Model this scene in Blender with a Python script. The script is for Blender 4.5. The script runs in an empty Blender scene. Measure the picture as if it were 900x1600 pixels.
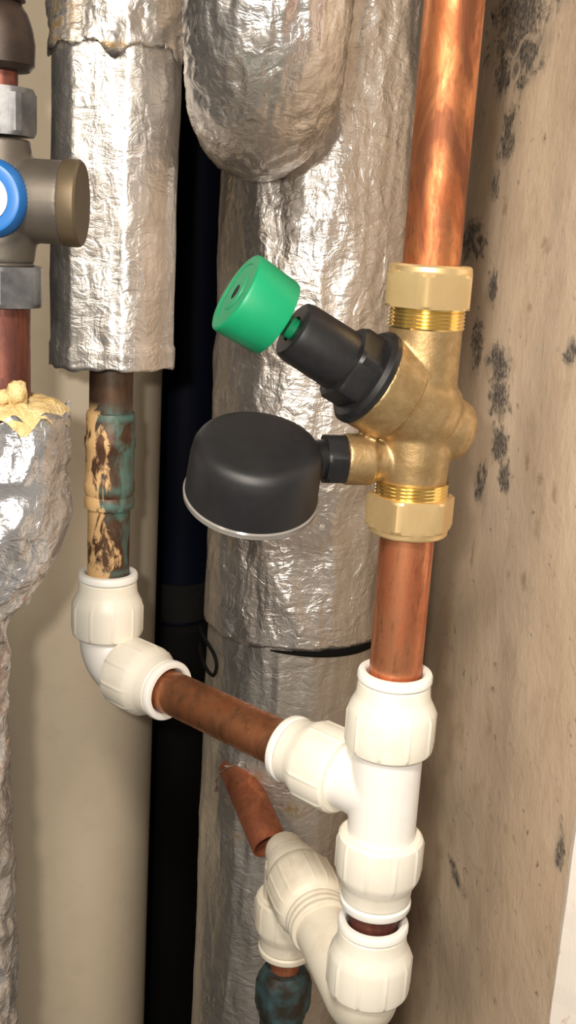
import bpy, math, random
from mathutils import Vector as V, Matrix, noise
R = math.radians
random.seed(7)
scene = bpy.context.scene
col = scene.collection

# ------------------------------------------------------------------ camera
cam_d = bpy.data.cameras.new('camera')
cam = bpy.data.objects.new('camera', cam_d); col.objects.link(cam)
pitch, roll = R(14.5), R(3.4)
fw = V((0, math.cos(pitch), -math.sin(pitch)))
r0 = V((1, 0, 0)); u0 = V((0, math.sin(pitch), math.cos(pitch)))
rt = r0*math.cos(roll) + u0*math.sin(roll)
up = -r0*math.sin(roll) + u0*math.cos(roll)
m = Matrix((rt, up, -fw)).transposed().to_4x4()
m.translation = V((0, 0, 1.2))
cam.matrix_world = m
cam_d.sensor_fit = 'VERTICAL'; cam_d.sensor_height = 24; cam_d.lens = 24*1700/1600
cam_d.clip_start = 0.01; cam_d.clip_end = 50
scene.camera = cam

# ------------------------------------------------------------------ world, lamps, exposure
w = bpy.data.worlds.new('room_light'); scene.world = w; w.use_nodes = True
w.node_tree.nodes['Background'].inputs[0].default_value = (1.0, 0.90, 0.78, 1)
w.node_tree.nodes['Background'].inputs[1].default_value = 0.22

def area(name, loc, target, size, energy, color):
    l = bpy.data.lights.new(name, 'AREA'); l.shape = 'DISK'; l.size = size; l.energy = energy; l.color = color
    o = bpy.data.objects.new(name, l); col.objects.link(o); o.location = loc
    o.rotation_euler = (V(target)-V(loc)).to_track_quat('-Z', 'Y').to_euler()
    return o
area('hand_lamp', (-0.055, -0.03, 1.47), (0.0, 0.5, 1.06), 0.09, 3.2, (1.0, 0.89, 0.76))
area('phone_torch', (-0.03, -0.01, 1.225), (-0.01, 0.5, 1.08), 0.016, 1.7, (1.0, 0.93, 0.84))
area('room_ceiling_lamp', (-1.0, -1.3, 2.15), (0, 0.5, 1.1), 0.4, 12, (1.0, 0.88, 0.72))

vs = scene.view_settings
vs.view_transform = 'Standard'; vs.look = 'None'; vs.gamma = 1; vs.exposure = 0.08
vs.use_curve_mapping = False

# ------------------------------------------------------------------ material helpers
class NT:
    def __init__(s, name):
        s.m = bpy.data.materials.new(name); s.m.use_nodes = True
        s.t = s.m.node_tree; s.b = s.t.nodes['Principled BSDF']
        s.tc = s.t.nodes.new('ShaderNodeTexCoord').outputs['Object']
    def n(s, kind, **kw):
        nd = s.t.nodes.new(kind)
        for k, v in kw.items(): setattr(nd, k, v)
        return nd
    def put(s, sock, v):
        if hasattr(v, 'is_output'): s.t.links.new(v, sock)
        else: sock.default_value = v
    def mapping(s, scale=(1, 1, 1), loc=(0, 0, 0), rot=(0, 0, 0), src=None):
        nd = s.n('ShaderNodeMapping')
        s.put(nd.inputs['Vector'], src or s.tc)
        nd.inputs['Scale'].default_value = scale; nd.inputs['Location'].default_value = loc; nd.inputs['Rotation'].default_value = rot
        return nd.outputs[0]
    def noise(s, scale, detail=4, rough=.55, vec=None, dist=0.0, out='Fac'):
        nd = s.n('ShaderNodeTexNoise'); s.put(nd.inputs['Vector'], vec or s.tc)
        nd.inputs['Scale'].default_value = scale; nd.inputs['Detail'].default_value = detail
        nd.inputs['Roughness'].default_value = rough; nd.inputs['Distortion'].default_value = dist
        return nd.outputs[out]
    def vor(s, scale, vec=None, feature='F1', out='Distance'):
        nd = s.n('ShaderNodeTexVoronoi', feature=feature); s.put(nd.inputs['Vector'], vec or s.tc)
        nd.inputs['Scale'].default_value = scale
        return nd.outputs[out]
    def ramp(s, fac, *stops):
        nd = s.n('ShaderNodeValToRGB'); s.put(nd.inputs[0], fac)
        e = nd.color_ramp.elements
        while len(e) < len(stops): e.new(0.5)
        for i, (p, c) in enumerate(stops):
            e[i].position = p; e[i].color = (c, c, c, 1) if isinstance(c, (int, float)) else (*c, 1)
        return nd.outputs[0]
    def math(s, op, a, b=0.0, c=0.0, clamp=False):
        nd = s.n('ShaderNodeMath', operation=op, use_clamp=clamp)
        s.put(nd.inputs[0], a); s.put(nd.inputs[1], b); s.put(nd.inputs[2], c)
        return nd.outputs[0]
    def mix(s, fac, a, b):
        nd = s.n('ShaderNodeMix', data_type='RGBA')
        s.put(nd.inputs[0], fac)
        s.put(nd.inputs[6], (*a, 1) if isinstance(a, tuple) else a)
        s.put(nd.inputs[7], (*b, 1) if isinstance(b, tuple) else b)
        return nd.outputs[2]
    def spot(s, c, rad, soft=.6):
        """1 inside an ellipsoid round c with radii rad, fading to 0 at its rim"""
        v = s.mapping(loc=tuple(-a/b for a, b in zip(c, rad)), scale=tuple(1/b for b in rad))
        nd = s.n('ShaderNodeVectorMath', operation='LENGTH'); s.put(nd.inputs[0], v)
        mr = s.n('ShaderNodeMapRange'); s.put(mr.inputs[0], nd.outputs['Value'])
        mr.inputs[1].default_value = 1-soft; mr.inputs[2].default_value = 1; mr.inputs[3].default_value = 1; mr.inputs[4].default_value = 0
        return mr.outputs[0]
    def spots(s, lst, soft=.6):
        o = None
        for c, rad in lst:
            q = s.spot(c, rad, soft)
            o = q if o is None else s.math('MAXIMUM', o, q)
        return o
    def bump(s, h, strength, dist, prev=None):
        nd = s.n('ShaderNodeBump'); s.put(nd.inputs['Height'], h)
        nd.inputs['Strength'].default_value = strength; nd.inputs['Distance'].default_value = dist
        if prev is not None: s.put(nd.inputs['Normal'], prev)
        return nd.outputs[0]
    def done(s, color=None, metal=0., rough=.5, normal=None, **kw):
        if color is not None: s.put(s.b.inputs['Base Color'], (*color, 1) if isinstance(color, tuple) else color)
        s.put(s.b.inputs['Metallic'], metal); s.put(s.b.inputs['Roughness'], rough)
        if normal is not None: s.put(s.b.inputs['Normal'], normal)
        for k, v in kw.items(): s.put(s.b.inputs[k.replace('_', ' ')], v)
        return s.m

def copper(name, bright, mid, dark, off=0., dirt=.5, rough=.36, metal=.88):
    t = NT(name)
    v = t.mapping(scale=(1, 1, .28), loc=(off, off*2, off))
    a = t.noise(85, 6, .68, v, 1.2); b = t.noise(300, 5, .7, v)
    big = t.noise(40, 5, .62, t.mapping(scale=(1, 1, .4), loc=(off*3, off, off*5)), 1.2)
    c = t.mix(t.ramp(a, (.40, 0.), (.60, 1.)), mid, bright)
    ox = t.math('MULTIPLY', t.ramp(big, (.47, 0.), (.60, 1.)), dirt)
    c = t.mix(ox, c, dark)
    c = t.mix(t.math('MULTIPLY', t.ramp(b, (.54, 0.), (.68, 1.)), .6), c, dark)
    rr = t.math('ADD', t.ramp(a, (.38, rough+.16), (.62, rough-.04)), t.math('MULTIPLY', ox, .15))
    return t.done(c, metal, rr, t.bump(b, .15, .0004, t.bump(a, .12, .0006)))

def foil(name, grid=True, crinkle=1.0, stains=(), tint=(.80, .77, .74), axis_grid=200., rough=.30, off=0.):
    t = NT(name)
    wv = t.noise(35, 3, .6, out='Color')
    vm = t.n('ShaderNodeVectorMath', operation='MULTIPLY_ADD')
    t.put(vm.inputs[0], wv); vm.inputs[1].default_value = (.02, .02, .02); t.put(vm.inputs[2], t.mapping(loc=(off, off, off)))
    warp = vm.outputs[0]
    st = t.mapping(scale=(1, 1, .28), src=warp)
    f1 = t.vor(70, warp, 'DISTANCE_TO_EDGE'); f2 = t.vor(200, warp, 'F1'); f3 = t.noise(75, 4, .55, st, 1.0)
    nrm = t.bump(f1, .30*crinkle, .0024)
    nrm = t.bump(f2, .17*crinkle, .0011, nrm)
    nrm = t.bump(f3, .50*crinkle, .0034, nrm)
    f4 = t.noise(80, 4, .6, t.mapping(scale=(.55, .55, 1.5), src=warp), 1.6)
    nrm = t.bump(f4, .45*crinkle, .0030, nrm)
    if grid:
        sp = t.n('ShaderNodeSeparateXYZ'); t.put(sp.inputs[0], t.tc)
        ln = None
        for o, sc in ((2, axis_grid), (0, axis_grid*1.1)):
            fr = t.math('FRACT', t.math('MULTIPLY_ADD', sp.outputs[o], sc, t.math('MULTIPLY', f3, .8)))
            l = t.math('LESS_THAN', t.math('ABSOLUTE', t.math('SUBTRACT', fr, .5)), .10)
            ln = l if ln is None else t.math('MAXIMUM', ln, l)
        nrm = t.bump(ln, .30, .0007, nrm)
    dirt = t.noise(22, 6, .65, warp)
    c = t.mix(t.ramp(dirt, (.42, 0.), (.72, .55)), tint, (.46, .40, .34))
    if stains:
        sn = t.math('MULTIPLY', t.spots(stains, .8), t.ramp(t.noise(230, 4, .7), (.38, 0.), (.58, 1.)))
        c = t.mix(sn, c, (.30, .20, .09))
        met = t.math('SUBTRACT', .93, t.math('MULTIPLY', sn, .6))
    else: met = .93
    return t.done(c, met, t.ramp(dirt, (.35, rough), (.75, rough+.2)), nrm)

def plastic(name, base, dirtc, dirt=.3, rough=.34, off=0., sss=.04):
    t = NT(name)
    v = t.mapping(loc=(off, off, off))
    a = t.noise(55, 5, .65, v); b = t.noise(400, 3, .6, v)
    c = t.mix(t.math('MULTIPLY', t.ramp(a, (.50, 0.), (.78, 1.)), dirt), base, dirtc)
    c = t.mix(t.math('MULTIPLY', t.ramp(b, (.66, 0.), (.76, 1.)), .18), c, (.35, .25, .14))
    return t.done(c, 0, t.ramp(a, (.3, rough), (.7, rough+.12)), t.bump(b, .05, .0003), Subsurface_Weight=sss, Subsurface_Radius=(.003, .002, .001))

def simple(name, c, metal=0., rough=.5, var=.0, scale=120, dark=None, bump=0., **kw):
    t = NT(name)
    n_ = t.noise(scale, 5, .65)
    cc = t.mix(t.math('MULTIPLY', t.ramp(n_, (.42, 0.), (.68, 1.)), var), c, dark or tuple(x*.4 for x in c))
    return t.done(cc, metal, rough, t.bump(n_, bump, .0006) if bump else None, **kw)

M = {}
M['copper_bright'] = copper('copper_bright', (.60, .24, .098), (.39, .125, .048), (.17, .063, .033), .1, .85, .42, .82)
M['copper_mid'] = copper('copper_mid', (.72, .30, .15), (.52, .18, .085), (.22, .08, .04), .4, .5, .38)
M['copper_brown'] = copper('copper_brown', (.58, .25, .12), (.38, .14, .06), (.14, .07, .04), .7, .7, .40)
M['copper_red'] = copper('copper_red', (.52, .19, .09), (.38, .12, .06), (.18, .07, .04), .9, .4, .5, .6)
M['copper_dark'] = copper('copper_dark', (.24, .085, .055), (.15, .05, .04), (.06, .03, .025), 1.3, .5, .42, .7)

M['foil_column'] = foil('foil_column', True, 1.0, [((.01, -.06, 1.113-.75), (.017, .03, .008)), ((-.004, -.06, 1.0-.75), (.004, .03, .025)), ((.003, -.06, 1.075-.75), (.012, .03, .006)), ((.03, -.05, 1.0-.75), (.015, .03, .03))], off=.3)
M['foil_lower'] = foil('foil_lower', True, .7, [((-.020, -.06, .873), (.014, .03, .010)), ((-.028, -.06, .83), (.010, .03, .007)), ((.005, -.06, .855), (.016, .03, .012))], tint=(.70, .67, .63), rough=.36, off=.8)
M['foil_sleeve'] = foil('foil_sleeve', True, .75, axis_grid=230., off=1.7)
M['foil_bend'] = foil('foil_bend', False, .8, [((.01, -.04, 1.26-1.0), (.022, .03, .006)), ((-.02, -.02, 1.235-1.0), (.02, .03, .004))], off=2.3, rough=.26)
M['foil_left'] = foil('foil_left', False, 1.0, tint=(.86, .86, .88), off=3.1, rough=.24)

M['foil_wrap'] = foil('foil_wrap', False, .8, [((-.024, -.03, .16), (.020, .05, .05)), ((.0, -.03, .1465), (.05, .05, .003))], off=5.1)
M['white_body'] = plastic('white_push_fit_body', (.86, .84, .80), (.70, .62, .46), .22, .30)
M['white_collar'] = plastic('white_push_fit_collar', (.84, .80, .70), (.66, .56, .36), .40, .38, 1.)
M['white_collet'] = plastic('white_push_fit_collet', (.87, .86, .82), (.60, .58, .50), .25, .32, 2.)
M['white_dirty'] = plastic('white_push_fit_dirty', (.78, .73, .61), (.48, .38, .24), .45, .42, 3.)
M['beige'] = plastic('beige_soil_pipe', (.62, .53, .40), (.46, .37, .255), .30, .42, 4., 0)

t = NT('cast_brass'); a = t.noise(170, 6, .7); b = t.noise(600, 3, .6)
M['brass_cast'] = t.done(t.mix(t.ramp(a, (.4, 0.), (.68, 1.)), (.34, .225, .10), (.48, .335, .17)), .75, t.ramp(a, (.3, .50), (.7, .42)), t.bump(b, .30, .0004, t.bump(a, .15, .0008)))
t = NT('machined_brass'); a = t.noise(60, 4, .6)
M['brass_nut'] = t.done(t.mix(t.ramp(a, (.4, 0.), (.7, 1.)), (.80, .59, .30), (.72, .51, .25)), .75, .42, t.bump(t.noise(700, 2), .06, .0003))
M['brass_thread'] = simple('bright_brass_thread', (.92, .68, .27), .95, .18)
M['black'] = simple('black_glass_filled_nylon', (.008, .008, .009), 0, .42, .4, 300, (.018, .018, .02), .05)
M['black_gauge'] = simple('black_satin_case', (.009, .009, .0105), 0, .50, .5, 90, (.016, .016, .018), .02)
M['hole'] = simple('hole_shade', (.004, .004, .004), 0, .8)  # black for solids that paint the shade inside holes
M['green'] = simple('green_plastic', (.004, .25, .105), 0, .42, .25, 150, (.008, .30, .14), .03)
t = NT('clear_lens_rim'); M['lens'] = t.done((.55, .52, .48), 0, .15, Transmission_Weight=.6, IOR=1.49)
M['gunmetal'] = simple('tarnished_gunmetal', (.12, .105, .088), .6, .52, .6, 90, (.09, .075, .06), .10)
M['gunmetal_cap'] = simple('tarnished_cap', (.15, .115, .07), .6, .5, .4, 120, (.12, .09, .06), .08)
M['grey_nut'] = simple('grey_oxidised_nut', (.20, .20, .205), .6, .48, .8, 80, (.07, .07, .075), .12)
M['brown_nut'] = simple('dark_brown_corroded_nut', (.05, .032, .024), .5, .5, .8, 70, (.018, .014, .012), .2)
M['blue'] = simple('blue_plastic', (.010, .13, .42), 0, .4)
M['white_face'] = simple('white_disc', (.85, .85, .83), 0, .4)
M['navy'] = simple('shade_darkened_navy', (.0012, .003, .011), 0, .6, Specular_IOR_Level=.15)  # navy blackened: the gap's shade is put into the pipe colour
M['shade_darkened_grey'] = simple('shade_darkened_grey', (.012, .0115, .011), 0, .7, .5, 60, Specular_IOR_Level=.15)  # grey taken down to near-black, gap shade in the colour
M['rubber'] = simple('black_rubber', (.004, .004, .004), 0, .7, Specular_IOR_Level=.15)
t = NT('yellow_foam'); a = t.noise(160, 6, .7)
M['foam'] = t.done(t.mix(t.ramp(a, (.35, 0.), (.65, 1.)), (.86, .66, .34), (.62, .42, .16)), 0, .85, t.bump(a, .9, .004))

# corroded copper: verdigris, brown oxide, smears of tan sealant
t = NT('corroded_copper')
v = t.mapping(scale=(1, 1, .5)); a = t.noise(90, 5, .65, v, .6); b = t.noise(55, 5, .65, t.mapping(loc=(5, 3, 2), scale=(1, 1, .6)), 1.); c3 = t.noise(45, 4, .6, t.mapping(loc=(1, 7, 4), scale=(1, 1, .35)), .8)
sp = t.n('ShaderNodeSeparateXYZ'); t.put(sp.inputs[0], t.tc)
base = t.mix(t.ramp(a, (.4, 0.), (.68, 1.)), (.12, .058, .032), (.045, .028, .02))
gr = t.math('ADD', t.math('MULTIPLY', t.ramp(b, (.46, 0.), (.62, 1.)), .75), 0)
xn = t.math('ADD', t.math('MULTIPLY_ADD', sp.outputs[0], 40., .5), t.math('ADD', t.math('MULTIPLY', t.math('SUBTRACT', c3, .5), 1.6), t.math('MULTIPLY', t.math('SUBTRACT', b, .5), 1.4)))
xg = t.ramp(xn, (.35, .12), (.9, 1.))
gr = t.math('MULTIPLY', t.math('MULTIPLY', gr, xg), t.math('SUBTRACT', 1., t.math('MULTIPLY', t.spot((0, 0, .16), (.1, .1, .034), .2), .75)))
beads = t.spots([((0, 0, z-.9775), (.05, .05, .0032)) for z in (1.1035, 1.066, 1.058, 1.021)], .9)
gr = t.math('MAXIMUM', gr, t.math('MULTIPLY', beads, t.ramp(a, (.35, .2), (.6, .9))))
cc = t.mix(t.math('MULTIPLY', gr, .85), base, (.075, .22, .195))
xt = t.ramp(xn, (.14, 1.), (.56, 0.))
tan = t.math('MULTIPLY', t.ramp(a, (.44, 0.), (.50, 1.)), t.math('MULTIPLY', t.ramp(xt, (.2, 0.), (.4, 1.)), t.spot((0, 0, .072), (.1, .1, .062), .08)))
cc = t.mix(tan, cc, (.56, .36, .17))
M['corroded'] = t.done(cc, t.math('MULTIPLY', t.math('SUBTRACT', 1., t.math('MAXIMUM', gr, tan)), .55), .5, t.bump(t.math('ADD', a, tan), .35, .001))
t = NT('verdigris_brass'); a = t.noise(80, 5, .65)
M['verdigris'] = t.done(t.mix(t.ramp(a, (.42, 0.), (.62, 1.)), (.04, .033, .025), (.055, .115, .13)), .4, .6, t.bump(a, .3, .001))

# painted plaster wall with black mould and brown specks
t = NT('mouldy_painted_plaster')
vz = t.mapping(scale=(1, 1, .8))
big = t.noise(9, 4, .6, vz); med = t.noise(40, 5, .65, vz); fin = t.noise(150, 5, .7, vz, .5); vf = t.noise(420, 4, .7, vz)
c = t.mix(t.ramp(big, (.35, 0.), (.68, 1.)), (.76, .61, .455), (.63, .48, .34))
c = t.mix(t.math('MULTIPLY', t.ramp(med, (.54, 0.), (.74, 1.)), .45), c, (.44, .31, .18))
speck = t.ramp(t.noise(34, 3, .5, t.mapping(scale=(1, .55, 1), loc=(3, 1, 2)), .3), (.67, 0.), (.75, .5))
c = t.mix(t.math('MULTIPLY', speck, t.ramp(fin, (.35, .3), (.6, 1.))), c, (.30, .20, .11))
X = lambda y: .195-.1333*y
mould = [((.110, .640, 1.322), (.1, .095, .042)), ((.107, .66, 1.292), (.1, .030, .022)), ((.11, .640, 1.256), (.1, .026, .024)), ((.103, .69, 1.200), (.1, .04, .020)),
         ((.113, .614, 1.134), (.1, .036, .018)), ((.114, .607, 1.116), (.1, .026, .022)), ((.115, .597, 1.092), (.1, .024, .016)), ((.112, .626, 1.062), (.1, .022, .020)),
         ((.11, .66, 1.14), (.1, .02, .03)), ((.112, .622, 1.298), (.1, .05, .026)), ((.108, .655, 1.232), (.1, .016, .014)), ((.11, .64, 1.175), (.1, .016, .016)), ((.117, .585, 1.075), (.1, .016, .012)), ((.1175, .58, 1.33), (.1, .04, .03)), ((.127, .512, 1.152), (.1, .012, .010)), ((.116, .592, .822), (.1, .03, .008)), ((.127, .452, .93), (.1, .01, .02))]
mk = t.spots(mould, .95)
strk = t.noise(75, 4, .6, t.mapping(scale=(1, .55, 1), loc=(2, 5, 1)), 1.5)
mo = t.math('MULTIPLY', t.ramp(t.math('ADD', mk, t.math('MULTIPLY', t.math('ADD', t.math('SUBTRACT', fin, .5), t.math('MULTIPLY', t.math('SUBTRACT', strk, .5), 1.6)), 1.5)), (.36, 0.), (.74, 1.)), t.ramp(vf, (.36, .35), (.58, 1.)))
halo = t.math('MULTIPLY', t.ramp(t.math('ADD', mk, t.math('MULTIPLY', t.math('SUBTRACT', med, .5), 1.2)), (.15, 0.), (.8, .8)), .75)
c = t.mix(halo, c, (.36, .31, .25))
c = t.mix(mo, c, (.085, .08, .075))
brown = [((.1217, .552, 1.0915), (.1, .010, .009)), ((.1244, .53, 1.088), (.1, .010, .008)), ((.1274, .508, 1.086), (.1, .009, .010)), ((.125, .5254, 1.0619), (.1, .012, .010)), ((.1237, .5346, 1.0319), (.1, .010, .010)),
         ((.1205, .559, 1.0272), (.1, .009, .008)), ((.119, .571, 1.169), (.1, .008, .006)), ((.112, .625, 1.02), (.1, .006, .018)), ((.1275, .507, .90), (.1, .006, .005)), ((.12, .56, 1.20), (.1, .014, .010)), ((.11, .63, 1.22), (.1, .012, .010))]
bm_ = t.ramp(t.math('ADD', t.spots(brown, .9), t.math('MULTIPLY', t.math('SUBTRACT', strk, .5), 2.0)), (.45, 0.), (1., .6))
c = t.mix(bm_, c, (.33, .22, .12))
M['wall'] = t.done(c, 0, .62, t.bump(med, .35, .004, t.bump(fin, .25, .0012)))
t = NT('chipped_white_gloss_paint')
a = t.noise(38, 6, .7, t.mapping(scale=(1, 1, .5)), .8); b = t.noise(200, 4, .6)
c = t.mix(t.ramp(a, (.53, 0.), (.60, .75)), (.86, .79, .72), (.56, .37, .26))
M['jamb'] = t.done(c, 0, .4, t.bump(a, .3, .002))
M['dark_wall'] = simple('shade_darkened_brick', (.010, .008, .007), 0, .9, .6, 30, None, .3)  # near-black colour holds the shade of the cupboard's depth
M['floor'] = simple('dark_concrete', (.06, .05, .045), 0, .9, .5, 20)

# ------------------------------------------------------------------ mesh helpers
def frame(d):
    d = V(d).normalized()
    a = V((0, 0, 1)) if abs(d.z) < .9 else V((1, 0, 0))
    if abs(d.z) >= .9:
        x = V((1, 0, 0)); x = (x - d*x.dot(d)).normalized()
    else:
        x = a.cross(d).normalized()
    return x, d.cross(x), d

class Geo:
    def __init__(s): s.v = []; s.f = []
    def lathe(s, prof, p, d, seg=48, hexf=None, rot=0., cap0=True, cap1=True, ribs=None):
        """prof: (t along axis, radius).  hexf(i): True where the ring is hexagonal with that radius as the corner limit"""
        x, y, z = frame(d); p = V(p); b = len(s.v)
        for i, (t_, r) in enumerate(prof):
            for k in range(seg):
                a = 2*math.pi*k/seg + rot; rr = r
                if hexf and hexf[i]:
                    q = (2*math.pi*k/seg) % (math.pi/3) - math.pi/6
                    rr = min(r, hexf[i]/math.cos(q))
                if ribs and ribs(i, k): rr = r + ribs(i, k)
                s.v.append(p + z*t_ + (x*math.cos(a) + y*math.sin(a))*rr)
        n = len(prof)
        for i in range(n-1):
            for k in range(seg):
                k2 = (k+1) % seg
                s.f.append((b+i*seg+k, b+i*seg+k2, b+(i+1)*seg+k2, b+(i+1)*seg+k))
        if cap0: s.f.append(tuple(b+k for k in reversed(range(seg))))
        if cap1: s.f.append(tuple(b+(n-1)*seg+k for k in range(seg)))
        return s
    def ring(s, prof, p, d, seg=48, **kw):
        """closed profile loop (hollow part)"""
        return s.lathe(list(prof)+[prof[0]], p, d, seg, cap0=False, cap1=False, **kw)
    def sweep(s, path, rad, seg=24, caps=True):
        path = [V(q) for q in path]; n = len(path); b = len(s.v)
        tans = [(path[min(i+1, n-1)]-path[max(i-1, 0)]).normalized() for i in range(n)]
        x, y, _ = frame(tans[0])
        for i in range(n):
            x = (x - tans[i]*x.dot(tans[i])).normalized(); y = tans[i].cross(x)
            r = rad(i/(n-1)) if callable(rad) else rad
            for k in range(seg):
                a = 2*math.pi*k/seg
                s.v.append(path[i] + (x*math.cos(a)+y*math.sin(a))*r)
        for i in range(n-1):
            for k in range(seg):
                k2 = (k+1) % seg
                s.f.append((b+i*seg+k, b+i*seg+k2, b+(i+1)*seg+k2, b+(i+1)*seg+k))
        if caps:
            s.f.append(tuple(b+k for k in reversed(range(seg)))); s.f.append(tuple(b+(n-1)*seg+k for k in range(seg)))
        return s
    def box(s, lo, hi):
        b = len(s.v)
        for z in (lo[2], hi[2]):
            for y in (lo[1], hi[1]):
                for x in (lo[0], hi[0]): s.v.append(V((x, y, z)))
        for q in ((0, 2, 3, 1), (4, 5, 7, 6), (0, 1, 5, 4), (2, 6, 7, 3), (0, 4, 6, 2), (1, 3, 7, 5)): s.f.append(tuple(b+i for i in q))
        return s

def wpos(o):
    p = V(o.location)
    while o.parent: o = o.parent; p += V(o.location)
    return p
def obj(name, g, mat, parent=None, base=(0, 0, 0), smooth=True, sharp=32, remesh=None):
    base = V(base) if parent is None else wpos(parent)
    me = bpy.data.meshes.new(name)
    me.from_pydata([v_-base for v_ in g.v], [], g.f); me.validate(); me.update()
    if smooth:
        me.polygons.foreach_set('use_smooth', [True]*len(me.polygons))
        if not remesh: me.set_sharp_from_angle(angle=R(sharp))
    me.materials.append(M[mat])
    o = bpy.data.objects.new(name, me); col.objects.link(o)
    if parent: o.parent = parent
    else: o.location = base
    if remesh:
        q = o.modifiers.new('blend', 'REMESH'); q.mode = 'VOXEL'; q.voxel_size = remesh; q.use_smooth_shade = True
        q = o.modifiers.new('soften', 'SMOOTH'); q.factor = .5; q.iterations = 6
    return o
def thing(name, label, cat, loc, group=None):
    o = bpy.data.objects.new(name, None); o.empty_display_size = .02; col.objects.link(o); o.location = loc
    return tag(o, label, cat, group)
def tag(o, label, cat, group=None):
    o['label'] = label; o['category'] = cat
    if group: o['group'] = group
    return o
def struct(o): o['kind'] = 'structure'; return o

def arc(p0, c, p1, n=10):
    """points of a quarter-ish bend from p0 to p1 with corner c"""
    p0, c, p1 = V(p0), V(c), V(p1)
    out = []
    for i in range(n+1):
        t_ = i/n; k = .5523
        a, b = p0+(c-p0)*k, p1+(c-p1)*k
        out.append(p0*(1-t_)**3 + a*3*t_*(1-t_)**2 + b*3*t_*t_*(1-t_) + p1*t_**3)
    return out

def crease(p, s, seed):
    q = V((p[0]*s+seed, p[1]*s+seed*2, p[2]*s))
    w_ = noise.noise_vector(q*.6)*.6
    return 1-abs(noise.noise(q+w_))*2

def foil_tube(path, rad, amp, scale, seed, seg=120, shape=None, stretch=(1, 1, .45), thick=.012, open0=False, open1=False, edge=0., fine=.08):
    """crumpled foil skin round a centre line; returns Geo.  rad(i) radius per ring; ends turned in by 'thick'"""
    g = Geo(); path = [V(q) for q in path]; n = len(path)
    tans = [(path[min(i+1, n-1)]-path[max(i-1, 0)]).normalized() for i in range(n)]
    x, y, _ = frame(tans[0])
    for i in range(n):
        x = (x - tans[i]*x.dot(tans[i])).normalized(); y = tans[i].cross(x)
        for k in range(seg):
            a = 2*math.pi*k/seg
            dr = x*math.cos(a)+y*math.sin(a)
            r = rad(i) * (shape(a, path[i].z) if shape else 1)
            p = path[i]+dr*r
            q = (p.x*stretch[0], p.y*stretch[1], p.z*stretch[2])
            h = crease(q, scale, seed)*.6 + crease(q, scale*2.3, seed+3)*.28 + crease(q, scale*5, seed+5)*fine
            p = p + dr*((amp(i) if callable(amp) else amp)*(h-.45))
            if edge and (i == 0 or i == n-1):
                p = p + tans[i]*noise.noise(V((dr.x*3, dr.y*3, seed)))*edge
            g.v.append(p)
    for i in range(n-1):
        for k in range(seg):
            k2 = (k+1) % seg
            g.f.append((i*seg+k, i*seg+k2, (i+1)*seg+k2, (i+1)*seg+k))
    for ring, opn, sgn in ((0, open0, 1), (n-1, open1, -1)):
        if opn: continue
        b = len(g.v); c = path[ring]
        for k in range(seg):
            p = g.v[ring*seg+k]; d = (p-c); rr = max(d.length-thick, .001)
            g.v.append(c+d.normalized()*rr+tans[ring]*sgn*.0015)
        for k in range(seg):
            k2 = (k+1) % seg
            q = (ring*seg+k, b+k, b+k2, ring*seg+k2)
            g.f.append(q if sgn > 0 else tuple(reversed(q)))
        b2 = len(g.v)                                   # inner bore going back into the sleeve
        for k in range(seg): g.v.append(g.v[b+k]+tans[ring]*sgn*.02)
        for k in range(seg):
            k2 = (k+1) % seg
            q = (b+k, b2+k, b2+k2, b+k2)
            g.f.append(q if sgn > 0 else tuple(reversed(q)))
    return g

def zs(a, b, fine0, fine1, step, coarse=.06):
    """heights from a to b, finely spaced between fine0 and fine1"""
    out = [a]; z = a
    while z < b-1e-6:
        h = step if fine0-.001 <= z < fine1 else coarse
        if z < fine0 and z+h > fine0: h = max(fine0-z, step)
        z = min(z+h, b); out.append(z)
    return out

# ------------------------------------------------------------------ the cupboard
TOP = 2.0
g = Geo().box((-.62, .0, -.05), (.30, 1.08, 0)); struct(obj('floor', g, 'floor', smooth=False))
g = Geo().box((-.62, .0, TOP), (.30, 1.08, TOP+.05)); struct(obj('ceiling', g, 'floor', smooth=False))
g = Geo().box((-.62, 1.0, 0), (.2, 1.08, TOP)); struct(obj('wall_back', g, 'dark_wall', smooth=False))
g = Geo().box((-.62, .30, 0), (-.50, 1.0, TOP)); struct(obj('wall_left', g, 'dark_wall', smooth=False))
g = Geo()                                         # right wall, slightly splayed towards the door, uneven plaster
ny, zz = 60, zs(0, TOP, .78, 1.36, .008)
ys = [1.0-(1.0-.436)*i/ny for i in range(ny+1)]
for y in ys:
    for z in zz:
        n_ = noise.noise(V((y*14, z*9, 3)))*.0016 + noise.noise(V((y*50, z*30, 8)))*.0006
        g.v.append(V((.195-.1333*y+n_, y, z)))
nz = len(zz)
for i in range(ny):
    for k in range(nz-1): g.f.append((i*nz+k, i*nz+k+1, (i+1)*nz+k+1, (i+1)*nz+k))
b = len(g.v)
for y in ys:
    for z in (0, TOP): g.v.append(V((.30, y, z)))
g.f.append((b, b+1, b+2*ny+1, b+2*ny))
g.f.append(tuple([ny*nz+k for k in range(nz)] + [b+2*ny+1, b+2*ny]))
wr = struct(obj('wall_right', g, 'wall'))
g = Geo()                                         # chipped white jamb at the door side of the wall
pr_ = [(.1365, .4395), (.1365, .4355), (.190, .380), (.194, .376), (.26, .376), (.26, .4395)]
zj = zs(0, TOP, .78, 1.0, .01)
for z in zj:
    for q, (x_, y_) in enumerate(pr_):
        e = noise.noise(V((z*40, 1, 2)))*.0022 + noise.noise(V((z*160, 5, 2)))*.0008 if q in (0, 1) else 0
        g.v.append(V((x_, y_+e, z)))
for i in range(len(zj)-1):
    for k in range(6): g.f.append((i*6+k, (i+1)*6+k, (i+1)*6+(k+1) % 6, i*6+(k+1) % 6))
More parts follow.
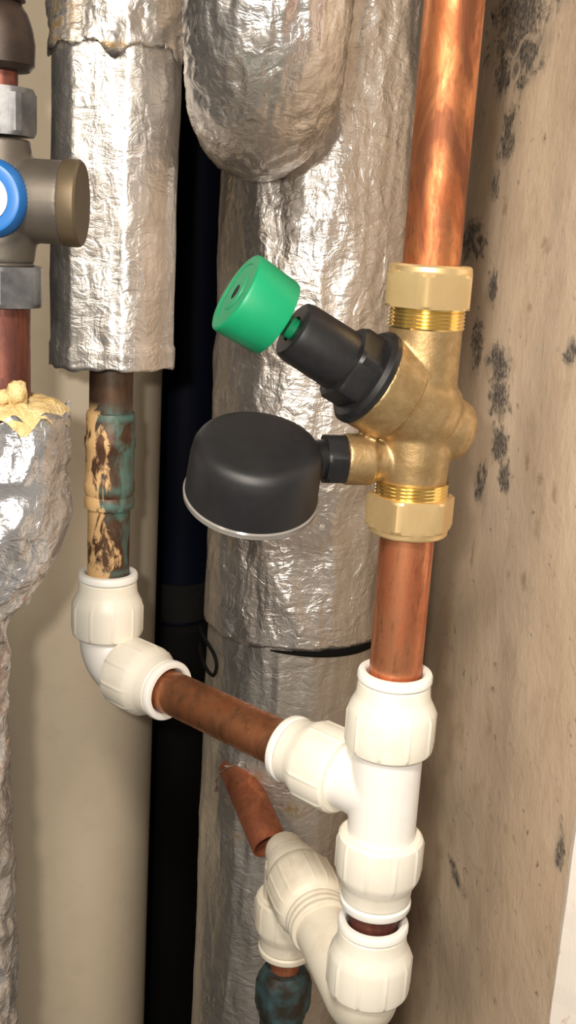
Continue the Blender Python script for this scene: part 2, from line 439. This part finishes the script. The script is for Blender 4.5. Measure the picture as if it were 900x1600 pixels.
g.f.append((0, 1, 2, 3, 4, 5)); g.f.append(tuple((len(zj)-1)*6+k for k in (5, 4, 3, 2, 1, 0)))
struct(obj('trim_1', g, 'jamb', smooth=False))

# ------------------------------------------------------------------ big pipes behind
BX, BY = -.143, .72
g = Geo().lathe([(0, .054), (TOP, .054)], (BX, BY, 0), (0, 0, 1), 96)
tag(obj('soil_pipe', g, 'beige', base=(BX, BY, 0)), 'wide smooth beige plastic soil pipe standing behind the white elbow', 'pipe')

NX, NY = -.087, .86
bp = thing('service_pipe', 'dark navy pipe deep in the black gap beside the beige pipe', 'pipe', (NX, NY, 0))
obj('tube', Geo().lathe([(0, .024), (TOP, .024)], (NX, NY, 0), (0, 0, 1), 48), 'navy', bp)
obj('band', Geo().lathe([(.885, .0255), (.917, .0255)], (NX, NY, 0), (0, 0, 1), 48), 'shade_darkened_grey', bp)
obj('lagging', Geo().lathe([(0, .030), (.878, .030), (.882, .026)], (NX, NY, 0), (0, 0, 1), 48), 'rubber', bp)  # near-black colour carries the gap's shade here too

CX, CY = .0085, .66
colm = thing('insulated_riser', 'thick foil-lagged riser behind the brass valve, with a dark strip for its joint gap', 'insulated pipe', (CX, CY, 0))
ZS = .960
def upper_shape(a, z): return 1 + .012*math.sin(3*a+1) + .008*math.sin(7*a+z*20)
path = [(CX, CY, z) for z in zs(ZS, TOP, ZS, 1.36, .0025)]
g = foil_tube(path, lambda i: .0585, .0026, 34, 2.0, 240, upper_shape, (1.2, 1.2, .32), .004, edge=.004)
o = obj('upper_lagging', g, 'foil_column', colm, sharp=180)
path = [(CX, CY, z) for z in zs(0, ZS+.012, .70, ZS+.012, .0025)]
g = foil_tube(path, lambda i: .0560, .0020, 36, 9.0, 240, upper_shape, (1.2, 1.2, .30), .004)
obj('lower_lagging', g, 'foil_lower', colm, sharp=180)
g = Geo(); pts = []
for i in range(40):
    a = R(256+i*2.0); pts.append((CX+.0585*math.cos(a), CY+.0585*math.sin(a), ZS-.0012-.0015*i/39))
g.sweep(pts, lambda t_: .0004+.0021*math.sin(math.pi*min(.97, t_**1.4))**.7, 10)
obj('joint_gap_strip', g, 'rubber', colm)  # dark strip drawn in place of the shaded gap at the joint
# torn foil lips round the hole where the cut copper stub comes out
hc = V((-.0215, .613, .8655))
g = Geo()
for i in range(14):
    a = 2*math.pi*i/14; a2 = a+.5
    o_ = lambda an, rr, dy: hc+V((math.cos(an)*rr, dy-abs(math.cos(an))*.0, math.sin(an)*rr))
    k = .3+.4*random.random()
    b = len(g.v)
    g.v += [o_(a, .0125, -.001), o_(a2, .0125, -.001), o_((a+a2)/2+.1, .0125+.006*k, -.006*k), o_((a+a2)/2, .0140, -.004)]
    g.f += [(b, b+1, b+3), (b+1, b+2, b+3), (b+2, b, b+3)]
obj('torn_foil', g, 'foil_lower', colm)

# foil-lagged branch: comes down, turns back into the riser
UX, UY, UZ, UR = -.0200, .475, 1.2575, .0335
rise = [(UX, UY, z) for z in reversed(zs(UZ+.045, TOP, UZ+.04, 1.40, .0025))]
bend = arc((UX, UY, UZ+.045), (UX, UY, UZ), (UX-.003, UY+.045, UZ), 30)
back = [(UX-.003-.06*i*.0025, UY+.045+i*.0025, UZ) for i in range(1, 35)]
pth = [V(q) for q in rise+bend[1:]+[V(q) for q in back]]
def wr_amp(i): return 1
g = foil_tube(pth, lambda i: UR*(1+.02*math.sin(i*.05)), lambda i: .0010+.0012*max(0., min(1., (i-len(rise)+12)/10)), 75, 4.4, 200, None, (1.2, 1.2, 1), .006, fine=.22)
br = thing('insulated_bend', 'foil-lagged pipe ending in a rounded crumpled bend that turns into the riser', 'insulated pipe', (UX, UY, UZ-UR))
obj('lagging', g, 'foil_bend', br, sharp=180)

# ------------------------------------------------------------------ left riser: foil sleeve, corroded pipe
LX, LY = -.0935, .55
ps = [(LX, LY, z) for z in zs(1.129, TOP, 1.129, 1.37, .002)]
def sleeve_shape(a, z):
    # a measured from frame x; wrapped board-like facets facing the door
    d = (a-math.radians(270)+.10)
    d = (d+math.pi) % (2*math.pi)-math.pi
    f = 1.0
    if abs(d) < .42: f = math.cos(.42)/math.cos(d)*1.0
    return f*(1+.012*math.sin(2*a+z*9))
g = foil_tube(ps, lambda i: .0308 + (.0008 if i < 6 else 0), .0010, 45, 1.2, 160, sleeve_shape, (1.3, 1.3, .4), .018, edge=.003)
sl = thing('insulation_sleeve', 'straight foil pipe-insulation sleeve cut off above a corroded green copper pipe', 'insulation', (LX, LY, 1.129))
obj('lagging', g, 'foil_sleeve', sl, sharp=180)
ps = [(LX, LY, z) for z in zs(1.2745, TOP, 1.2745, 1.37, .002)]
g = foil_tube(ps, lambda i: .0320, .0030, 50, 7.7, 160, sleeve_shape, (1.2, 1.2, .8), .0012, edge=.009, fine=.12)
obj('upper_wrap', g, 'foil_wrap', sl, sharp=180)
cp = thing('corroded_pipe', 'corroded copper pipe with green verdigris below the foil sleeve, set in white elbow', 'pipe', (LX, LY, 1.0175-.04))
def rel(z): return z-(1.0175-.04)
obj('tube', Geo().ring([(rel(.985), .0110), (rel(1.24), .0110), (rel(1.24), .0098), (rel(.985), .0098)], cp.location, (0, 0, 1), 48), 'corroded', cp)
g = Geo().ring([(rel(1.055), .0110), (rel(1.055), .0128), (rel(1.059), .0131), (rel(1.0615), .0121), (rel(1.064), .0131), (rel(1.068), .0131), (rel(1.070), .0125), (rel(1.086), .0125), (rel(1.088), .0132), (rel(1.0915), .0132), (rel(1.093), .0125), (rel(1.103), .0125), (rel(1.105), .0121), (rel(1.1055), .0110)], cp.location, (0, 0, 1), 48)
obj('solder_coupling', g, 'corroded', cp)

# ------------------------------------------------------------------ push-fit pieces
def ribber(seg, lo, hi, n, h):
    w_ = seg//n
    return lambda i, k: h if lo <= i <= hi and k % w_ in (0, 1) else 0
ARM = [(-.002, .0145), (.0185, .0145)]
COLLAR = [(.0190, .0140), (.0190, .0172), (.0202, .0184), (.0225, .0188), (.0360, .0188), (.0385, .0182), (.0420, .0164), (.0440, .0157), (.0492, .0153), (.0498, .0148), (.0498, .0118), (.0190, .0118)]
COLLET = [(.0502, .0118), (.0502, .0152), (.0510, .0158), (.0532, .0158), (.0542, .0153), (.0545, .0146), (.0545, .0127), (.0535, .0119)]
def socket(root, c, d, shift=0., mats=('white_collar', 'white_collet'), n=10):
    c = V(c); d = V(d).normalized(); c = c+d*shift
    g = Geo().ring(COLLAR, c, d, 180, ribs=ribber(180, 3, 4, n, .0005))
    k = obj('collar', g, mats[0], root)
    obj('collet', Geo().ring(COLLET, c, d, 72), mats[1], k)
    return k

MX, MY = .0488, .425
TZ = .9675
T = V((MX, MY, TZ))
BD = V((-.0935-MX, .55-MY, 0.9680-TZ)).normalized()      # run of the horizontal branch
tee = thing('push_fit_tee', 'clean white plastic push-fit tee directly below the brass valve', 'pipe fitting', T-V((0, 0, .0545)))
g = Geo()
g.lathe([(-.0200, .0148), (.0230, .0148)], T, (0, 0, 1), 48)
g.lathe([(0, .0148), (.0225, .0148)], T, BD, 48)
obj('body', g, 'white_body', tee, remesh=.0008)
socket(tee, T, (0, 0, 1), .0026); socket(tee, T, (0, 0, -1)); socket(tee, T, BD, .0025)

E = V((LX, LY, 0.9680))
el = thing('push_fit_elbow', 'white plastic push-fit elbow on the foot of the corroded copper pipe', 'pipe fitting', E-V((0, 0, .018)))
g = Geo().sweep([E+V((0, 0, .0195)), E+V((0, 0, .016))]+arc(E+V((0, 0, .0145)), E, E-BD*.0145, 12)+[E-BD*.016, E-BD*.0195], .0146, 40)
obj('body', g, 'white_body', el)
socket(el, E, (0, 0, 1), -.003); socket(el, E, -BD, -.003)

# copper pipes of the new run
def pipe(name, p0, p1, mat, label, r=.0110):
    p0, p1 = V(p0), V(p1); L = (p1-p0).length
    g = Geo().ring([(0, r), (L, r), (L, r-.0012), (0, r-.0012)], p0, p1-p0, 64)
    return tag(obj(name, g, mat, base=p0), label, 'pipe')
pipe('copper_pipe', (MX, MY, 1.181), (MX, MY, TOP), 'copper_bright', 'long bright copper pipe rising out of the top nut of the brass valve')
pipe('copper_pipe', (MX, MY, TZ+.026), (MX, MY, 1.090), 'copper_mid', 'short upright copper pipe between the brass valve and the white tee')
pipe('copper_pipe', T+BD*.034, E-BD*.028, 'copper_brown', 'brown copper pipe sloping between the white tee and the white elbow')
pipe('copper_pipe', (MX, MY, .884), (MX, MY, TZ-.028), 'copper_dark', 'stub of dark copper pipe showing between two stacked white fittings')

# lower stem elbow and old tee
EZ = .855
E2 = V((MX, MY, EZ))
T2 = V((.0135, .532, .862))
LD = (T2-E2).normalized()
el2 = thing('push_fit_elbow', 'white plastic elbow with a long curved stem, below the clean white tee', 'pipe fitting', E2-V((0, 0, .018)))
g = Geo().sweep([E2+V((0, 0, .0195)), E2+V((0, 0, .016))]+arc(E2+V((0, 0, .0145)), E2, E2+LD*.0145, 12)+[E2+LD*q for q in (.02, .03, .04, .05, .07)], .0146, 40)
obj('body', g, 'white_dirty', el2)
socket(el2, E2, (0, 0, 1), -.004)
tee2 = thing('push_fit_tee', 'yellowed dirty white push-fit tee standing on the blue-green corroded brass nut', 'pipe fitting', T2-V((0, 0, .0545)))
g = Geo()
g.lathe([(-.021, .0150), (.004, .0135)], T2, LD, 48)
g.lathe([(0, .0148), (.020, .0148)], T2, (0, 0, -1), 48)
obj('body', g, 'white_dirty', tee2, remesh=.0008)
dm = ('white_dirty', 'white_dirty')
socket(tee2, T2, (0, 0, -1), 0, dm)
g = Geo().ring([(.006, .0140), (.008, .0160), (.012, .0178), (.016, .0190), (.034, .0190), (.038, .0182), (.040, .0165), (.041, .0150), (.054, .0148), (.054, .0128), (.006, .0128)], T2, -LD, 192, ribs=ribber(192, 3, 4, 16, .0006))
nc = obj('collar', g, 'white_dirty', tee2)
g = Geo()
for s_ in (.0425, .0465, .0505): g.ring([(s_, .0148), (s_, .0161), (s_+.0008, .0166), (s_+.0022, .0166), (s_+.003, .0161), (s_+.003, .0148)], T2, -LD, 60)
obj('grip_rings', g, 'white_dirty', nc)
g = Geo().lathe([(-.010, .0165), (-.004, .0160), (.003, .0132), (.008, .0120), (.014, .0112), (.0170, .0100), (.0182, .0075), (.0185, .003)], T2, LD, 48)
obj('end_cap', g, 'white_dirty', tee2)

S0, S1 = V((-.0240, .625, .872)), V((.0010, .576, .846))
pipe('copper_stub', S0, S1, 'copper_red', 'cut-off open copper stub poking out through torn foil', .0108)

Q = V((T2.x, T2.y, 0))
pipe('copper_tail', Q+V((0, 0, .775)), Q+V((0, 0, .832)), 'copper_red', 'thin copper tail between the dirty white tee and a corroded nut', .0082)
vn = thing('corroded_fitting', 'old brass compression fitting crusted blue-green under the dirty white tee', 'pipe fitting', Q)
g = Geo().lathe([(.770, .0100), (.770, .0150), (.773, .0160), (.788, .0160), (.791, .0148), (.796, .0118), (.7965, .0086)], Q, (0, 0, 1), 60, hexf=[0, .0140, .0140, .0140, .0140, 0, 0])
obj('nut', g, 'verdigris', vn)
obj('body', Geo().lathe([(0, .0125), (.764, .0125), (.766, .0135), (.772, .0135)], Q, (0, 0, 1), 40), 'verdigris', vn)

# ------------------------------------------------------------------ brass valve
VC = V((MX, MY, 1.1345))
AX = V((-.8307, -.266, .4891)).normalized()
vv = thing('regulating_valve', 'cast brass angled valve with black bonnet and green knob on the copper pipe', 'valve', (MX, MY, 1.083))
g = Geo()
g.lathe([(-.0290, .0135), (-.020, .0142), (.010, .0142), (.0340, .0142)], VC, (0, 0, 1), 48)
g.lathe([(-.010, .0150), (-.004, .0172), (.010, .0172), (.0105, .0188), (.0245, .0192)], VC, AX, 56)
g.lathe([(-.0235, .004), (-.0225, .0085), (-.020, .0115), (-.016, .0128), (-.004, .0135)], VC-V((0, 0, .003)), V((-.86, -.25, .28)), 48)
g.lathe([(-.0165, .004), (-.0155, .009), (-.012, .0135), (-.006, .0165), (0, .0172), (.006, .0172)], VC, AX, 56)
SP = V((MX, MY, 1.1145)); SD = V((-.975, -.22, 0.0)).normalized()
g.lathe([(0, .0088), (.0170, .0088), (.0178, .0102), (.0290, .0102)], SP, SD, 48)
obj('body', g, 'brass_cast', vv, remesh=.0007)
def thread(z0, z1, r):
    pr2 = []; z = z0
    while z < z1-1e-6:
        pr2 += [(z, r-.0005), (z+.0006, r), (z+.0009, r)]; z += .0014
    return pr2
obj('thread', Geo().lathe(thread(1.1665, 1.1765, .0148), (MX, MY, 0), (0, 0, 1), 64), 'brass_thread', vv)
obj('thread', Geo().lathe(thread(1.0970, 1.1065, .0146), (MX, MY, 0), (0, 0, 1), 64), 'brass_thread', vv)
AF = .0160
def nut(zflange, s, rot):
    # s=+1: round collar at the top end, open end below
    pf = [(zflange, .0116), (zflange, .0150), (zflange-s*.0008, .0158), (zflange-s*.0025, .0160), (zflange-s*.0030, .0170), (zflange-s*.0042, .0182), (zflange-s*.0150, .0182), (zflange-s*.0160, .0172), (zflange-s*.0160, .0140)]
    hx = [0, 0, 0, 0, AF, AF, AF, AF, 0]
    if s < 0: pf = pf; 
    g = Geo().lathe(pf, (MX, MY, 0), (0, 0, 1), 96, hexf=hx, rot=rot, cap0=False, cap1=False)
    if s > 0: g.f = [tuple(reversed(q)) for q in g.f]
    obj('compression_nut', g, 'brass_nut', vv, sharp=18)
nut(1.1905, 1, R(22)); nut(1.0845, -1, R(8))
bon = obj('bonnet', Geo().lathe([(.0380, .0122), (.0585, .0118), (.0610, .0112), (.0618, .0100), (.0618, .0052), (.0560, .0050)], VC, AX, 64), 'black', vv)
obj('hexagon', Geo().lathe([(.0280, .0150), (.0280, .0158), (.0365, .0158), (.0378, .0146), (.0385, .0120)], VC, AX, 96, hexf=[.0140, .0140, .0140, 0.0138, 0], rot=.3), 'black', bon, sharp=18)
obj('flange', Geo().lathe([(.0240, .0150), (.0240, .0188), (.0250, .0196), (.0268, .0196), (.0285, .0180), (.0292, .0150)], VC, AX, 72), 'black', bon)
kn = obj('knob', Geo().lathe([(0.0690, .0100), (0.0690, .0148), (0.0700, .0150), (0.0860, .0158), (0.0871, .0155), (0.0875, .0147), (0.0875, .0118), (0.0872, .0115), (0.0872, .0072), (0.0875, .0070), (0.0875, .0030), (0.0835, .0028)], VC, AX, 180, ribs=lambda i, k: .0001 if i in (2, 3) and k % 2 else 0), 'green', vv, sharp=25)
obj('stem', Geo().lathe([(0.0565, .0042), (0.0705, .0042)], VC, AX, 32), 'green', kn)
obj('screw_hole_shade', Geo().lathe([(.0832, .0027), (.0873, .0029)], VC, AX, 24), 'hole', kn)  # black plug filling the recess, painted as the hole's darkness

# gauge
GN = V((.093, -.381, .921)).normalized()
GC = V((-.0135, .404, 1.1118))
ga = thing('pressure_gauge', 'round black gauge case seen from behind, screwed sideways into the brass valve', 'gauge', GC-GN*.013)
g = Geo().lathe([(-.0115, .0240), (-.0115, .0258), (.004, .0250), (.0085, .0243), (.0108, .0230), (.0119, .0212), (.0122, .0190), (.0123, .0100), (.0123, .0010)], GC, GN, 96)
cs = obj('case', g, 'black_gauge', ga, sharp=50)
obj('lens_rim', Geo().lathe([(-.0145, .0200), (-.0145, .0250), (-.0138, .0262), (-.0118, .0264), (-.0112, .0259)], GC, GN, 96), 'lens', ga)
NE = SP+SD*.0285
nd_ = (NE-GC)
ring_x = (nd_-GN*nd_.dot(GN)).normalized()
hp = GC+GN*.0122+ring_x*.0155
obj('vent_hole_shade', Geo().lathe([(0, .0021), (.0003, .0021)], hp, GN, 20), 'hole', cs)  # thin black disc painting the dark of a small hole
g = Geo().lathe([(.0005, .0085), (.0005, .0098), (.0012, .0104), (.0075, .0104), (.0085, .0098), (.0085, .0070)], NE, SD, 48, hexf=[0, .0094, .0094, .0094, .0094, 0], rot=.2)
obj('hexagon_neck', g, 'black', ga, sharp=18)
q0 = NE+SD*.008; q1 = GC+(q0-GC)*.25
obj('neck', Geo().sweep([q0+(q1-q0)*i/6 for i in range(7)], .0078, 24), 'black', ga)

# ------------------------------------------------------------------ old valve at the left edge
OX, OY = -.1140, .42
ov = thing('stop_valve', 'tarnished gunmetal valve with a blue and white knob beside the foil sleeve', 'valve', (OX, OY, 1.165))
g = Geo()
OZ = 1.2050
g.lathe([(1.182, .0125), (1.190, .0135), (1.215, .0135), (1.2215, .0118), (1.2265, .0112)], (OX, OY, 0), (0, 0, 1), 48)
g.lathe([(0, .0152), (.0245, .0152)], (OX, OY, OZ), (1, 0, 0), 56)
g.lathe([(0, .0120), (.008, .0110)], (OX, OY, OZ), (0, -1, 0), 40)
obj('body', g, 'gunmetal', ov, remesh=.0008)
obj('side_cap', Geo().lathe([(.0240, .0120), (.0240, .0154), (.0245, .0157), (.0300, .0157), (.0308, .0150), (.0308, .0010)], (OX, OY, OZ), (1, 0, 0), 120, ribs=lambda i, k: .00012 if 2 <= i <= 3 and k % 2 else 0), 'gunmetal_cap', ov, sharp=40)
obj('thread', Geo().lathe(thread(1.1795, 1.1850, .0125), (OX, OY, 0), (0, 0, 1), 48), 'gunmetal', ov)
obj('nut', Geo().lathe([(1.1660, .0115), (1.1660, .0158), (1.1675, .0170), (1.1795, .0170), (1.1810, .0160), (1.1810, .0120)], (OX, OY, 0), (0, 0, 1), 72, hexf=[0, .0152, .0152, .0152, .0152, 0], rot=R(40)), 'grey_nut', ov, sharp=18)
obj('nut', Geo().lathe([(1.2275, .0080), (1.2275, .0125), (1.2290, .0134), (1.2420, .0134), (1.2440, .0122), (1.2440, .0076)], (OX, OY, 0), (0, 0, 1), 72, hexf=[0, .0122, .0122, .0122, .0122, 0], rot=R(15)), 'grey_nut', ov, sharp=18)
KY = OY-.008
kb = obj('knob', Geo().lathe([(0, .0128), (.003, .0138), (.010, .0138), (.013, .0125), (.0135, .0112), (.0130, .0082)], (OX, KY, OZ), (0, -1, 0), 120, ribs=lambda i, k: .0004 if 1 <= i <= 2 and k % 2 else 0), 'blue', ov, sharp=40)
obj('knob_disc', Geo().lathe([(.012, .0084), (.0138, .0084), (.0142, .0078)], (OX, KY, OZ), (0, -1, 0), 48), 'white_face', kb)
uf = thing('corroded_union', 'dark brown corroded pipe coupling directly above the tarnished valve', 'pipe fitting', (OX, OY, 1.249))
obj('nut', Geo().lathe([(1.2495, .0080), (1.2500, .0110), (1.2520, .0128), (1.2590, .0130), (1.2640, .0122), (1.2690, .0105), (1.2730, .0078), (1.2735, .0070)], (OX, OY, 0), (0, 0, 1), 60), 'brown_nut', uf)
obj('upper_nut', Geo().lathe([(1.2730, .0070), (1.2735, .0095), (1.2850, .0098), (1.2870, .0078)], (OX, OY, 0), (0, 0, 1), 48), 'brown_nut', uf)
pipe('copper_pipe', (OX, OY, 1.238), (OX, OY, TOP), 'copper_dark', 'thin dark copper pipe running up from the tarnished valve', .0068)
pipe('copper_pipe', (OX, OY, 1.10), (OX, OY, 1.176), 'copper_dark', 'dark reddish copper pipe between the tarnished valve and yellow foam', .0110)

# foil-wrapped lagging with a foam end
lg = thing('foil_lagging', 'crumpled shiny foil lagging with raw yellow foam at its top', 'insulation', (-.1375, .425, 0))
nodes = [(OX, .42, 1.1265), (OX, .42, 1.095), (OX-.002, .42, 1.084), (OX-.014, .42, 1.060), (OX-.0235, .421, 1.037), (OX-.0255, .422, 1.0), (OX-.0235, .424, .93), (OX-.0225, .425, .84), (OX-.0215, .425, .75), (OX-.0215, .425, .4), (OX-.0215, .425, 0)]
rads = [.0248, .0262, .0272, .0258, .0245, .0240, .0240, .0240, .024, .024, .024]
pth = []; rr_ = []
for i in range(len(nodes)-1):
    a, b = V(nodes[i]), V(nodes[i+1]); n_ = max(2, int((b-a).length/.0022)) if a.z > .76 else 6
    for k in range(n_): pth.append(a+(b-a)*k/n_); rr_.append(rads[i]+(rads[i+1]-rads[i])*k/n_)
pth.append(V(nodes[-1])); rr_.append(.024)
for _ in range(3): pth = [pth[0]]+[(pth[i-1]+pth[i]*2+pth[i+1])/4 for i in range(1, len(pth)-1)]+[pth[-1]]
g = foil_tube(pth, lambda i: rr_[i], .0050, 38, 12.0, 170, None, (1, 1, 1), .003, edge=.005, fine=.13)
obj('foil_skin', g, 'foil_left', lg, sharp=180)
g = Geo(); rings, sg = 14, 60                      # ragged foam top
for i in range(rings):
    r = .0105+(.0238-.0105)*i/(rings-1)
    for k in range(sg):
        a = 2*math.pi*k/sg
        z = 1.1305+noise.noise(V((math.cos(a)*r*160, math.sin(a)*r*160, 4)))*.0022 - (max(0, i-9)*.0006)
        rr = r+(noise.noise(V((math.cos(a)*4, math.sin(a)*4, 9)))*.0018 if i > 9 else 0)
        g.v.append(V((OX+math.cos(a)*rr, OY+math.sin(a)*rr, z)))
for i in range(rings-1):
    for k in range(sg): g.f.append((i*sg+k, (i+1)*sg+k, (i+1)*sg+(k+1) % sg, i*sg+(k+1) % sg))
b = len(g.v)
for k in range(sg):
    a = 2*math.pi*k/sg
    drop = .002+.010*max(0, noise.noise(V((math.cos(a)*2.2+1.3, math.sin(a)*2.2, 2)))+.2)
    g.v.append(V((OX+math.cos(a)*.0262, OY+math.sin(a)*.0262, 1.1285-drop)))
for k in range(sg): g.f.append(((rings-1)*sg+k, b+k, b+(k+1) % sg, (rings-1)*sg+(k+1) % sg))
obj('foam_end', g, 'foam', lg, sharp=180)
def crumb(c, r, seed):
    g = Geo(); n1, n2 = 8, 12
    for i in range(n1+1):
        th = math.pi*i/n1
        for k in range(n2):
            ph = 2*math.pi*k/n2
            d = V((math.sin(th)*math.cos(ph), math.sin(th)*math.sin(ph), math.cos(th)))
            g.v.append(V(c)+d*r*(1+.45*noise.noise(d*2+V((seed, 0, 0)))))
    for i in range(n1):
        for k in range(n2): g.f.append((i*n2+k, (i+1)*n2+k, (i+1)*n2+(k+1) % n2, i*n2+(k+1) % n2))
    return g
obj('foam_crumb', crumb((OX+.0085, OY-.0120, 1.1345), .0046, 3), 'foam', lg, sharp=60)
obj('foam_crumb', crumb((OX+.0035, OY-.0130, 1.1325), .0032, 8), 'foam', lg, sharp=60)

# loose black wire loop behind the riser
pts = [V(q) for q in ((-.0512, .648, .9545), (-.0480, .630, .956), (-.0435, .616, .9555), (-.0385, .606, .952), (-.0370, .6035, .946), (-.0390, .606, .9395), (-.0440, .618, .9385), (-.0485, .634, .940), (-.0512, .650, .942))]
sm = []
for i in range(len(pts)-1):
    a, b, c, d = pts[max(i-1, 0)], pts[i], pts[i+1], pts[min(i+2, len(pts)-1)]
    for k in range(6):
        t_ = k/6
        sm.append(.5*((2*b)+(c-a)*t_+(2*a-5*b+4*c-d)*t_*t_+(3*b-a-3*c+d)*t_**3))
sm.append(pts[-1])
tag(obj('wire', Geo().sweep(sm, .0011, 10), 'rubber', base=pts[0]), 'thin black wire looping out from behind the thick foil riser', 'wire')
